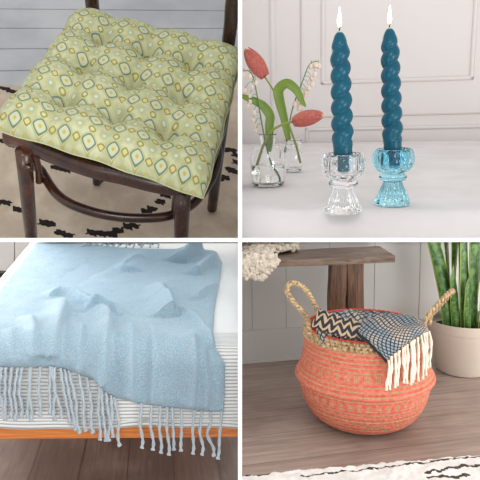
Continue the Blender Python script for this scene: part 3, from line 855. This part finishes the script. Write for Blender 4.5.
for x0, x1 in ((330.5, 346.5), (348, 364.5)):
    a = at(R_, x0, 280, y=ly).x; b = at(R_, x1, 280, y=ly).x
    bm = bmn(); box(bm, (a, ly, 0), (b, ly+.035, BT-.021), bev=.004)
    bmesh.ops.subdivide_edges(bm, edges=[e for e in bm.edges if abs((e.verts[0].co-e.verts[1].co).z) > .1], cuts=8)
    for v in bm.verts: v.co.x += .0025*fbm(v.co, 12, x0); v.co.x += (v.co.z-.3)*(-.03 if x0 > 340 else .03)
    part('leg', bm, m_bleg, bench, smooth=True, sharp=40)
for x0 in (-.42,):
    bm = bmn(); box(bm, (x0, ly, 0), (x0+.10, ly+.035, BT-.021), bev=.004); part('leg', bm, m_bleg, bench, smooth=False)

# sheepskin
m = NM('cream_sheep_wool', '#ddd0bd', .95); o = m.coord(); n1 = m.noise(o, 130, 3, .6)
m.col(m.mix(m.ramp(n1, .3, .7), '#dccdb8', '#f2eadf')); m.bump(m.noise(o, 420, 3, .7), .8, .003); m.b.inputs['Sheen Weight'].default_value = .3; m_wool = m.m
s1 = at(R_, 279, 262, z=BT); sb = at(R_, 293, 248, z=BT)
bm = bmn()
def skin0(u, v):
    k = min(1, max(0, (v-.45)/.25)); k = k*k*(3-2*k)
    xr_ = s1.x-.014+(sb.x-s1.x+.004)*k
    x = -.44+u*(xr_+.44)
    L = .30; s = v*L; yf = f0.y-.010; drop = .050*(1-max(0, (u-.72)/.28)**3*.7)*(1+.15*math.sin(x*40))
    if s < .05: y = yf; z = BT+.004-drop*(1-s/.05)
    else: y = yf+(s-.05); z = BT+.010
    y = min(y, BW-.04)
    nrm = Vector((0, -1, .1)) if s < .05 else Vector((0, -.15, 1))
    e = max(0, u-.9)/.1
    return Vector((x, y, z)), (nrm+Vector((e, 0, 0))).normalized()
def skin(u, v):
    p, n_ = skin0(u, v); d, pts = noise.voronoi(p*40)
    return p + n_*(.004+.010*(1-min(1, d[0]*1.3)))
sheet(bm, skin, 120, 110, thick=.005)
rg = random.Random(3)
tb_ = bmesh.new(); bmesh.ops.create_icosphere(tb_, subdivisions=2, radius=1); tb_.verts.index_update()
TV = [v.co.copy() for v in tb_.verts]; TF = [[v.index for v in f.verts] for f in tb_.faces]; tb_.free()
for _ in range(1500):
    u = rg.random(); v = rg.random()**1.1
    p, n_ = skin0(min(1, u*1.02), v)
    p = p+n_*rg.uniform(.004, .015)+Vector((rg.uniform(-.006, .006), rg.uniform(-.005, .005), rg.uniform(-.005, .004)))
    rr0 = rg.uniform(.0045, .0095)
    q_ = Vector((rg.uniform(.7, 1.2), rg.uniform(.7, 1.2), rg.uniform(.7, 1.2)))
    nv_ = [bm.verts.new(p + Vector((c_.x*q_.x, c_.y*q_.y, c_.z*q_.z))*rr0*(1+.3*noise.noise(c_*2.4+p*90))) for c_ in TV]
    for f_ in TF: bm.faces.new([nv_[k_] for k_ in f_])
sk = solo(R_, 'sheepskin', bm, m_wool, 'cream curly sheepskin lying over the left end of the wooden bench', 'sheepskin', loc=(-.3, f0.y, BT))

# basket
bc = Vector((-.009, 0, 0))
lower = [(.118, .002), (.132, .004), (.152, .014), (.172, .032), (.188, .056), (.199, .082), (.206, .108), (.209, .126)]
upper = [(.2125, .134), (.220, .139), (.2225, .1445), (.219, .151), (.211, .164), (.2025, .185), (.197, .21), (.1935, .235), (.1905, .262)]
def dens(P, n=5): return [(p.x, p.y) for p in spline([Vector((a, b, 0)) for a, b in P], n)]
KR = .905
prof = [(a*KR, b+.004*(1-min(1, b/.1))) for a, b in dens(lower+upper, 9)]
ROWH = .0092
acc = [0]
for a, b in zip(prof, prof[1:]): acc.append(acc[-1]+math.hypot(b[0]-a[0], b[1]-a[1]))
bm = bmn()
def bfn(th, i, z):
    r = prof[i][0] if i < len(prof) else prof[-1][0]
    return 1 + (.0011*math.sin(2*PI*acc[i]/ROWH)+.0006*math.sin(th*90+ (PI if int(acc[i]/ROWH) % 2 else 0)))/r if i < len(prof) else 1
th_i = [(r-.006, z) for r, z in prof[::-1] if z > .012]
# outer wall (with weave) and inner wall
lathe(bm, prof+th_i+[(.11, .010)], c=bc, n=180, fn=lambda th, i, z: bfn(th, i, z) if i < len(prof) else 1, uvs=True)
m = NM('coral_seagrass_weave', '#e8745f', .75); uu, vv, _ = m.xyz(m.coord('UV'))
row = m.math('DIVIDE', vv, ROWH*1.35); rowi = m.math('FLOOR', row); rf_ = m.math('FRACT', row)
al = m.math('ADD', m.math('MULTIPLY', uu, 80.0), m.math('MULTIPLY', rowi, .5)); af = m.math('FRACT', al)
nz = m.noise(m.coord(), 90, 3)
coral = m.mix(m.ramp(nz, .3, .7), '#c75d4c', '#dc7866'); tan = m.mix(m.ramp(m.noise(m.coord(), 130, 3), .3, .7), '#a88858', '#c4a276')
tl = m.math('MULTIPLY', m.ramp(rf_, .60, .68), m.math('SUBTRACT', 1.0, m.ramp(rf_, .93, .99)))
br_ = m.math('LESS_THAN', m.math('FRACT', m.math('ADD', m.math('MULTIPLY', uu, 160.0), m.math('MULTIPLY', rf_, .9))), .86)
f = m.math('MULTIPLY', tl, br_)
A0 = acc[min(range(len(prof)), key=lambda i: abs(prof[i][1]-.112)+ (1 if acc[i] > acc[-1]*.55 else 0))]
iA = min(range(len(prof)), key=lambda i: abs(prof[i][1]-.100)); iB = min(range(len(prof)), key=lambda i: abs(prof[i][1]-.180))
def band(v0, hgt, nrep):
    inb = m.math('MULTIPLY', m.math('GREATER_THAN', vv, v0), m.math('LESS_THAN', vv, v0+hgt))
    a_ = m.math('FRACT', m.math('MULTIPLY', uu, nrep)); sq = m.math('LESS_THAN', a_, .56)
    lv = m.math('FRACT', m.math('DIVIDE', m.math('SUBTRACT', vv, v0), hgt/3)); 
    ck = m.math('LESS_THAN', m.math('FRACT', m.math('MULTIPLY', uu, nrep*3/.56*1.0)), .72)
    return inb, m.math('MULTIPLY', sq, m.math('MULTIPLY', m.math('GREATER_THAN', lv, .16), ck))
i1, p1 = band(acc[iA], .020, 46.0); i2, p2 = band(acc[iB], .020, 42.0)
f = m.mix(i1, f, p1); f = m.mix(i2, f, p2)
geo = m.n('ShaderNodeNewGeometry')
colb = m.mix(f, coral, tan)
m.col(colb); m.bump(m.math('ADD', m.math('MULTIPLY', m.math('SINE', m.math('MULTIPLY', row, 4*PI)), .3), m.math('ADD', m.math('MULTIPLY', m.math('SINE', m.math('MULTIPLY', al, 2*PI)), .25), m.math('MULTIPLY', m.noise(m.coord(), 400, 3), .6))), .55, .003)
m_bask = m.m
bk = thing(R_, 'belly_basket', 'coral and tan woven belly basket with rope handles standing on the floor', 'basket', bc)
part('body', bm, m_bask, bk)
m_sea = NM('natural_seagrass', '#b39770', .8); o = m_sea.coord(); n_ = m_sea.noise(m_sea.mapping(o, (1, 1, 1)), 120, 4); m_sea.col(m_sea.mix(m_sea.ramp(n_, .3, .7), '#86694a', '#d2b88f')); m_sea.bump(m_sea.noise(o, 350, 3), .7, .002); m_sea = m_sea.m
RIMZ = .278
# braided rim: three rows of slanted rope bumps
bm = bmn()
for r_, z_, ph in ((.1725, .2645, 0), (.1715, .2735, 1.5), (.1700, .282, 3.0)):
    N = 360; pts = [bc+Vector(((r_+.0016*math.sin(th*64+ph))*math.cos(th), (r_+.0016*math.sin(th*64+ph))*math.sin(th), z_+.0012*math.cos(th*64+ph))) for th in [2*PI*i/N for i in range(N)]]
    tube(bm, pts, [.0052+.0012*math.sin(64*2*PI*i/N+ph) for i in range(N)], 8, closed=True)
part('rim', bm, m_sea, bk, 'natural tan braided rim')
m_cor = simple('coral_rush', '#d9503f', .75, .25, 120, .5, 300)
bm = bmn(); tube(bm, [bc+Vector(((.1665)*math.cos(th), .1665*math.sin(th), .2875+.0008*math.sin(th*70))) for th in [2*PI*i/240 for i in range(240)]], .0036, 8, closed=True)
lathe(bm, [(.1665, .285), (.165, .27), (.1635, .24), (.163, .2)], c=bc, n=120, capb=False, capt=False)
part('lining_edge', bm, m_cor, bk, 'coral inner edge of the rim')
def rope(pts, r=.0058):
    sp = spline(pts, 14); bm = bmn()
    for k in range(2):
        out_ = []; a = None
        for i, p in enumerate(sp):
            d = (sp[min(i+1, len(sp)-1)]-sp[max(i-1, 0)]).normalized()
            if a is None: a, b = frame_of(d)
            else: a = (a-d*a.dot(d)).normalized(); b = a.cross(d)
            th = i*.62+k*PI; out_.append(p+(a*math.cos(th)+b*math.sin(th))*r*.62)
        tube(bm, out_, r*.78, 8)
    return bm
hp = [(309.5,334,-.055),(308.5,322,-.06),(303,312,-.06),(294.5,303,-.06),(288,294,-.055),(287.5,287,-.05),(292,283,-.04),(299.5,285,-.03),(306,290,-.02),(311.5,299,-.01),(316,308,.0),(318.5,318,.005)]
ye = lambda px, dy: at(R_, px, 320, y=dy)
part('handle', rope([at(R_, a, b, y=c) for a, b, c in hp]), m_sea, bk)
hp = [(424,335,-.045),(424.5,322,-.04),(430,313,-.03),(438,304,-.02),(446,295.5,-.01),(451.5,291,.01),(452,292,.03),(446,299,.05),(438,307,.06),(431,316,.065),(429,324,.06)]
part('handle', rope([at(R_, a, b, y=c) for a, b, c in hp]), m_sea, bk)

# blanket in the basket
m = NM('grey_herringbone_weave', '#3a3f46', .9); uu, vv, _ = m.xyz(m.coord('UV'))
K = 62.0
a_ = m.math('FRACT', m.math('MULTIPLY', m.math('ADD', uu, vv), K)); b_ = m.math('FRACT', m.math('MULTIPLY', m.math('SUBTRACT', uu, vv), K))
da = m.math('ABSOLUTE', m.math('SUBTRACT', a_, .5)); db = m.math('ABSOLUTE', m.math('SUBTRACT', b_, .5))
ln_ = m.math('MAXIMUM', da, db)
f = m.ramp(ln_, .30, .40)
lt = m.mix(m.ramp(m.noise(m.coord(), 14, 2), .42, .60), '#8797a0', '#b8ada2')
m.col(m.mix(f, lt, '#262a31')); m.bump(m.math('ADD', m.math('MULTIPLY', f, -.6), m.math('MULTIPLY', m.noise(m.coord(), 500, 2), .5)), .7, .003); m_herr = m.m
m = NM('chunky_chevron_weave', '#333333', .9); uu, vv, _ = m.xyz(m.coord('UV'))
tri = m.math('ABSOLUTE', m.math('SUBTRACT', m.math('FRACT', m.math('MULTIPLY', uu, 34.0)), .5))
w = m.math('FRACT', m.math('ADD', m.math('MULTIPLY', vv, 44.0), m.math('MULTIPLY', tri, 1.6)))
f = m.ramp(m.math('ABSOLUTE', m.math('SUBTRACT', w, .5)), .17, .25)
m.col(m.mix(f, '#b09a80', '#23252b')); m.bump(m.math('MULTIPLY', f, -1.0), .7, .003); m_chev = m.m
m_cream = simple('cream_yarn', '#e6dccb', .9, .12, 300, .5, 700); m_hem = simple('black_hem', '#1f2227', .9, .2, 200, .5, 500)
bl = thing(R_, 'grey_blanket', 'grey and black woven blanket with cream fringe stuffed in the coral basket', 'blanket', (0, 0, .2))
def bez_sheet(rows, nu, nv, mat, name, uvs, th=.006, wob=.003, seed=0, label=None):
    """rows: control rows (each a list of points); Catmull-Rom in both directions"""
    L = [spline(r, 12) for r in rows]; m_ = len(L[0])
    colsp = [spline([L[i][j] for i in range(len(L))], 12) for j in range(m_)]
    mv = len(colsp[0])
    def fn(u, v):
        i = u*(m_-1); i0 = min(int(i), m_-2); j = v*(mv-1); j0 = min(int(j), mv-2); a = i-i0; b = j-j0
        p = colsp[i0][j0]*(1-a)*(1-b)+colsp[i0+1][j0]*a*(1-b)+colsp[i0][j0+1]*(1-a)*b+colsp[i0+1][j0+1]*a*b
        return p+Vector((0, -.3, .9))*(wob*fbm(p, 30, seed))
    bm = bmn(); sheet(bm, fn, nu, nv, thick=th, uvfn=lambda u, v: (u*uvs[0], v*uvs[1]))
    return part(name, bm, mat, bl, label), fn
A = lambda px, py, y: at(R_, px, py, y=y*.92+.003)
# heap: mounded cloth filling the mouth
part_rows = [
 [A(322, 343, -.10), A(345, 346, -.13), A(372, 346, -.13), A(400, 343, -.12), A(415, 338, -.09)],
 [A(316, 326, -.06), A(340, 322, -.08), A(368, 326, -.09), A(398, 326, -.08), A(420, 328, -.05)],
 [A(320, 317, .0), A(345, 311, .0), A(370, 313, .0), A(398, 314, .0), A(424, 321, .0)],
 [A(330, 318, .07), A(350, 313, .08), A(372, 313, .08), A(396, 316, .08), A(416, 322, .06)],
 [A(338, 330, .11), A(352, 328, .13), A(372, 328, .13), A(394, 329, .13), A(408, 330, .10)]]
bez_sheet(part_rows, 60, 50, m_herr, 'folded_layers', (.24, .20), .008, .008, 1)
# chunky fold over the front left rim
rows = [
 [A(317, 312, -.115), A(322, 316, -.125), A(330, 322, -.14), A(341, 330, -.155), A(352, 336, -.165), A(362, 338, -.165)],
 [A(315, 318, -.135), A(320, 322, -.145), A(329, 328, -.160), A(340, 333, -.172), A(352, 338, -.178), A(362, 340, -.178)],
 [A(312, 325, -.130), A(318, 329, -.140), A(328, 332, -.155), A(340, 336, -.165), A(352, 340, -.172), A(362, 342, -.172)]]
rows = [[A(318, 311, -.10), A(328, 315, -.115), A(340, 319, -.12), A(352, 323, -.12), A(364, 330, -.12)],
        [A(315, 317, -.125), A(325, 322, -.14), A(337, 326, -.15), A(350, 330, -.155), A(363, 335, -.16)],
        [A(312, 326, -.128), A(322, 331, -.15), A(334, 335, -.165), A(348, 338.5, -.172), A(362, 341, -.175)]]
bez_sheet(rows, 50, 30, m_chev, 'chunky_fold', (.17, .06), .010, .004, 5, 'thick beige chevron fold')
# flap over the front right rim
rows = [[A(362, 322, -.10), A(378, 318, -.09), A(395, 317, -.07), A(412, 318, -.05), A(424, 322, -.03)],
        [A(358, 333, -.170), A(374, 331, -.175), A(392, 329, -.165), A(408, 326, -.14), A(424, 325, -.105)],
        [A(368, 341, -.196), A(380, 341, -.205), A(396, 337, -.200), A(411, 331, -.175), A(425, 328, -.135)],
        [A(386.5, 361, -.215), A(392, 354, -.220), A(403, 346, -.213), A(415, 338, -.190), A(426, 333, -.145)]]
fl, ffn = bez_sheet(rows, 60, 50, m_herr, 'flap', (.22, .15), .006, .002, 9)
bm = bmn(); tube(bm, [ffn(0, v/20)+Vector((0, -.003, 0)) for v in range(3, 21)], .0048, 8); part('hem', bm, m_hem, bl, 'dark bound edge')
bot = [(389,361,388),(391.5,357,390),(395,354,385),(399,351,386),(403,348,384),(407,345,385),(410.5,342.5,382),(414,340,380),(417.5,338,379),(421,336,376),(424,334,374),(426.5,333,370),(429,332,366),(397,353,383),(405,346,384),(412,341,380)]
for i, (px, py, yb) in enumerate(bot):
    k = (px-388)/41; y0 = -.224+.075*k*k + (.004 if i > 12 else 0)
    p0 = A(px, py-1, y0); pe = A(px+random.uniform(-1.5, 1)-1.2*(1-k)+1.5*k, yb+random.uniform(-2, 3), y0-.012*(1-k)-.004)
    bm = bmn(); sp = spline([p0, p0.lerp(pe, .35)+Vector((random.uniform(-.003, .003), -.006, 0)), p0.lerp(pe, .7)+Vector((random.uniform(-.003, .003), -.004, 0)), pe], 6)
    tube(bm, sp, .0036, 8, twist=.5, lobes=2, lobe=.25); part('fringe_strand', bm, m_cream, bl)


# plant pot + snake plant
pc = Vector((.488, .30, 0))
m_pot = simple('speckled_cream_ceramic', '#cbbfb2', .55, .06, 8, .08, 120)
pot = thing(R_, 'plant_pot', 'cream ceramic plant pot on the floor right of the basket', 'plant pot', pc)
ol_ = dens([(.078, 0), (.086, .002), (.092, .01), (.104, .05), (.116, .10), (.125, .145), (.1285, .186), (.128, .190), (.1255, .190), (.122, .178), (.119, .150), (.02, .150)], 4)
bm = bmn(); lathe(bm, ol_, c=pc, n=72); part('body', bm, m_pot, pot)
bm = bmn(); lathe(bm, [(.112, .010), (.096, .002), (.098, .0), (.094, .0)][::-1], c=pc, n=60, capb=False, capt=False)
bm.free()
bm = bmn(); lathe(bm, [(.004, .1505), (.05, .158), (.116, .152)][::-1], c=pc, n=40, fn=lambda th, i, z: 1+.01*math.sin(7*th)); part('soil', bm, simple('dark_soil', '#3a2c22', .95, .4, 80, .8, 120), pot, 'dark potting soil')
m = NM('snake_plant_leaf', '#4d7a33', .4); uu, vv, _ = m.xyz(m.coord('UV'))
ed = m.math('ABSOLUTE', m.math('SUBTRACT', uu, .5))
bd_ = m.noise(m.mapping(m.coord('UV'), (1.0, 9, 1)), 2.2, 3, .5, .8)
c = m.mix(m.ramp(bd_, .38, .66), '#2c5220', '#5f8a3c'); m.col(m.mix(m.ramp(ed, .40, .46), c, '#9dbb5c')); m.bump(bd_, .1, .001); m_snake = m.m
sp_ = thing(R_, 'snake_plant', 'green banded snake plant with upright blades in the cream pot', 'plant', pc+Vector((0, 0, .16)))
blades = [(-.075,-.02,-.20,.0,.52,.022,.3),(-.06,.01,-.12,.03,.46,.020,.9),(-.035,.01,-.05,-.02,.50,.020,1.2),(-.015,-.035,-.045,-.05,.46,.024,.1),(.0,.015,-.01,.03,.54,.022,.8),(.012,-.04,.0,-.06,.50,.023,-.2),
          (.03,-.015,.035,-.02,.48,.024,.4),(.045,.02,.08,.03,.52,.020,-.5),(.055,-.03,.09,-.06,.46,.020,.2),(-.055,-.035,-.075,-.045,.24,.015,.2),(-.02,-.055,-.03,-.07,.20,.014,0),(.03,-.055,.05,-.08,.30,.016,.3),(-.03,.04,-.06,.06,.44,.018,.9),(.06,.04,.1,.07,.44,.018,.2)]
for (bx, by, tx, ty, hh_, w, tw) in blades:
    bm = bmn()
    def bf(u, v, bx=bx, by=by, tx=tx, ty=ty, hh_=hh_, w=w, tw=tw):
        cx = bx+(tx-bx)*v**1.6; cy = by+(ty-by)*v**1.6; z = .161+hh_*v
        ww = w*(.62+.5*math.sin(PI*min(1, v*.85+.05)))*min(1, (1-v)*5)**.7
        th = tw+.5*math.sin(v*3+bx*30); s = (u-.5)*2
        d = Vector((math.cos(th), math.sin(th), 0)); nn = Vector((-math.sin(th), math.cos(th), 0))
        return pc+Vector((cx, cy, z))+d*s*ww+nn*(s*s)*ww*.35
    sheet(bm, bf, 8, 30, thick=.0028); part('leaf', bm, m_snake, sp_)

# ================================================================== the white grid that divides the four bays
m_div = NM('white_grid_paint', '#ffffff', .9).m; m_div.node_tree.nodes['Principled BSDF'].inputs['Base Color'].default_value = (.93, .93, .93, 1)
D = {'upper': .83, 'right': .83, 'left': 1.0, 'lower': 1.25}
HW = {k: 2.0/F*v for k, v in D.items()}
FAR = 4.6
bm = bmn(); box(bm, (-HW['upper'], -2.2, D['upper']), (HW['upper'], .0, FAR)); solo('CAM', 'wall_upper', bm, m_div, kind='structure', smooth=False)
bm = bmn(); box(bm, (-HW['lower'], .0, D['lower']), (HW['lower'], 2.4, FAR)); solo('CAM', 'wall_lower', bm, m_div, kind='structure', smooth=False)
bm = bmn(); box(bm, (-2.4, -HW['left'], D['left']), (-HW['upper'], HW['left'], FAR)); solo('CAM', 'wall_left', bm, m_div, kind='structure', smooth=False)
bm = bmn(); box(bm, (-HW['upper'], -HW['right'], D['right']), (2.4, HW['right'], FAR)); solo('CAM', 'wall_right', bm, m_div, kind='structure', smooth=False)

# trim everything to its own bay (the sets end at the dividing walls)
bpy.context.view_layer.update()
cinv = WORLD['CAM'].inverted()
e = .0004
PL = {'TL': (((-1,0,0), HW['upper']+e), ((0,-1,0), HW['left']+e)), 'TR': (((1,0,0), HW['upper']+e), ((0,-1,0), HW['right']+e)),
      'BL': (((-1,0,0), HW['lower']+e), ((0,1,0), HW['left']+e)), 'BR': (((1,0,0), HW['lower']+e), ((0,1,0), HW['right']+e))}
for o in list(C.objects):
    if o.type != 'MESH' or INFO.get(o.name, (None,))[0] not in PL: continue
    M = cinv @ o.matrix_world; room = INFO[o.name][0]
    co = np.empty(len(o.data.vertices)*3); o.data.vertices.foreach_get('co', co); co = co.reshape(-1, 3)
    Mn = np.array(M); q3 = co @ Mn[:3, :3].T + Mn[:3, 3]
    bm = None
    for nrm, off in PL[room]:
        s_ = q3 @ np.array(nrm) - off
        if (s_ < 0).any():
            if bm is None: bm = bmesh.new(); bm.from_mesh(o.data)
            Mi = M.inverted(); pco = Mi @ (Vector(nrm)*off); pn = (M.to_3x3().transposed() @ Vector(nrm)).normalized()
            r = bmesh.ops.bisect_plane(bm, geom=bm.verts[:]+bm.edges[:]+bm.faces[:], plane_co=pco, plane_no=pn, clear_inner=True, dist=1e-6)
            ce = [g_ for g_ in r['geom_cut'] if isinstance(g_, bmesh.types.BMEdge) and g_.is_boundary]
            if ce and len(bm.faces) < 20000:
                try: bmesh.ops.holes_fill(bm, edges=ce, sides=0)
                except Exception: pass
    if bm is not None:
        if len(bm.verts) == 0:
            bm.free(); bpy.data.objects.remove(o); continue
        bm.to_mesh(o.data); bm.free()

# ================================================================== light
w = bpy.data.worlds.new('world'); S.world = w; w.use_nodes = True
bg = w.node_tree.nodes['Background']; bg.inputs[0].default_value = (1.0, 1.0, 1.0, 1); bg.inputs[1].default_value = 1.0
def area(room, name, loc, target, size, power, col=(1, 1, 1), size_y=None):
    l = bpy.data.lights.new(name, 'AREA'); l.energy = power; l.color = col; l.size = size
    if size_y: l.shape = 'RECTANGLE'; l.size_y = size_y
    o = bpy.data.objects.new(name, l); C.objects.link(o)
    Mw = WORLD[room]; a = Mw @ Vector(loc); b = Mw @ Vector(target)
    o.matrix_world = Matrix.Translation(a) @ (b-a).to_track_quat('-Z', 'Y').to_matrix().to_4x4()
    return o
bg.inputs[1].default_value = .9
area('CAM', 'fill_panel', (-.78, .015, 2.05), (-.78, 1, 2.05), 1.5, 5.5, (1, 1, 1), 2.3)  # added panel lamp under the left divider, evens out the bed
area('CAM', 'fill_panel', (.82, .015, 1.9), (.82, 1, 1.9), 1.6, 4, (1, 1, 1), 2.0)  # added panel lamp under the right divider, lifts the basket set
area('CAM', 'fill_light', (-1.9, .35, 1.7), (-.8, .1, 3.8), .9, 34, (1, .98, .96), .7)  # unseen lamp added off frame left to brighten the white cabinet
area('CAM', 'fill_light', (-1.9, .3, 2.4), (-.2, .35, 2.2), 1.2, 10, (1, .98, .96), .7)  # unseen side lamp added for the far part of the bed
area('CAM', 'fill_light', (-1.6, .40, 1.65), (-.15, .42, 1.75), .6, 20, (1, .99, .97), .5)  # unseen side lamp added to bring out the throw's folds
area('CAM', 'fill_light', (1.7, .8, -.9), (.45, .35, 2.2), 1.0, 30)  # soft lamp added behind the eye for the basket set
area('CAM', 'fill_light', (-.4, .95, -.2), (-.25, -.3, 1.2), .5, 4.5)  # added low soft lamp, aimed up at the cushion
area('CAM', 'fill_light', (-.1, -.6, -1.3), (.2, -.2, 1.4), .8, 15, (1, .975, .96))  # soft lamp added behind the eye for the candles and vases
area('CAM', 'fill_light', (1.9, .25, 1.5), (.45, .35, 2.1), 1.2, 16, (1, .97, .93), .8)  # unseen lamp added off frame right, fills the basket set
S.view_settings.view_transform = 'Standard'; S.view_settings.look = 'None'; S.view_settings.gamma = 1; S.view_settings.exposure = 0
S.view_settings.use_curve_mapping = False
S.cycles.max_bounces = 14; S.cycles.transmission_bounces = 12; S.cycles.transparent_max_bounces = 12; S.cycles.use_denoising = True
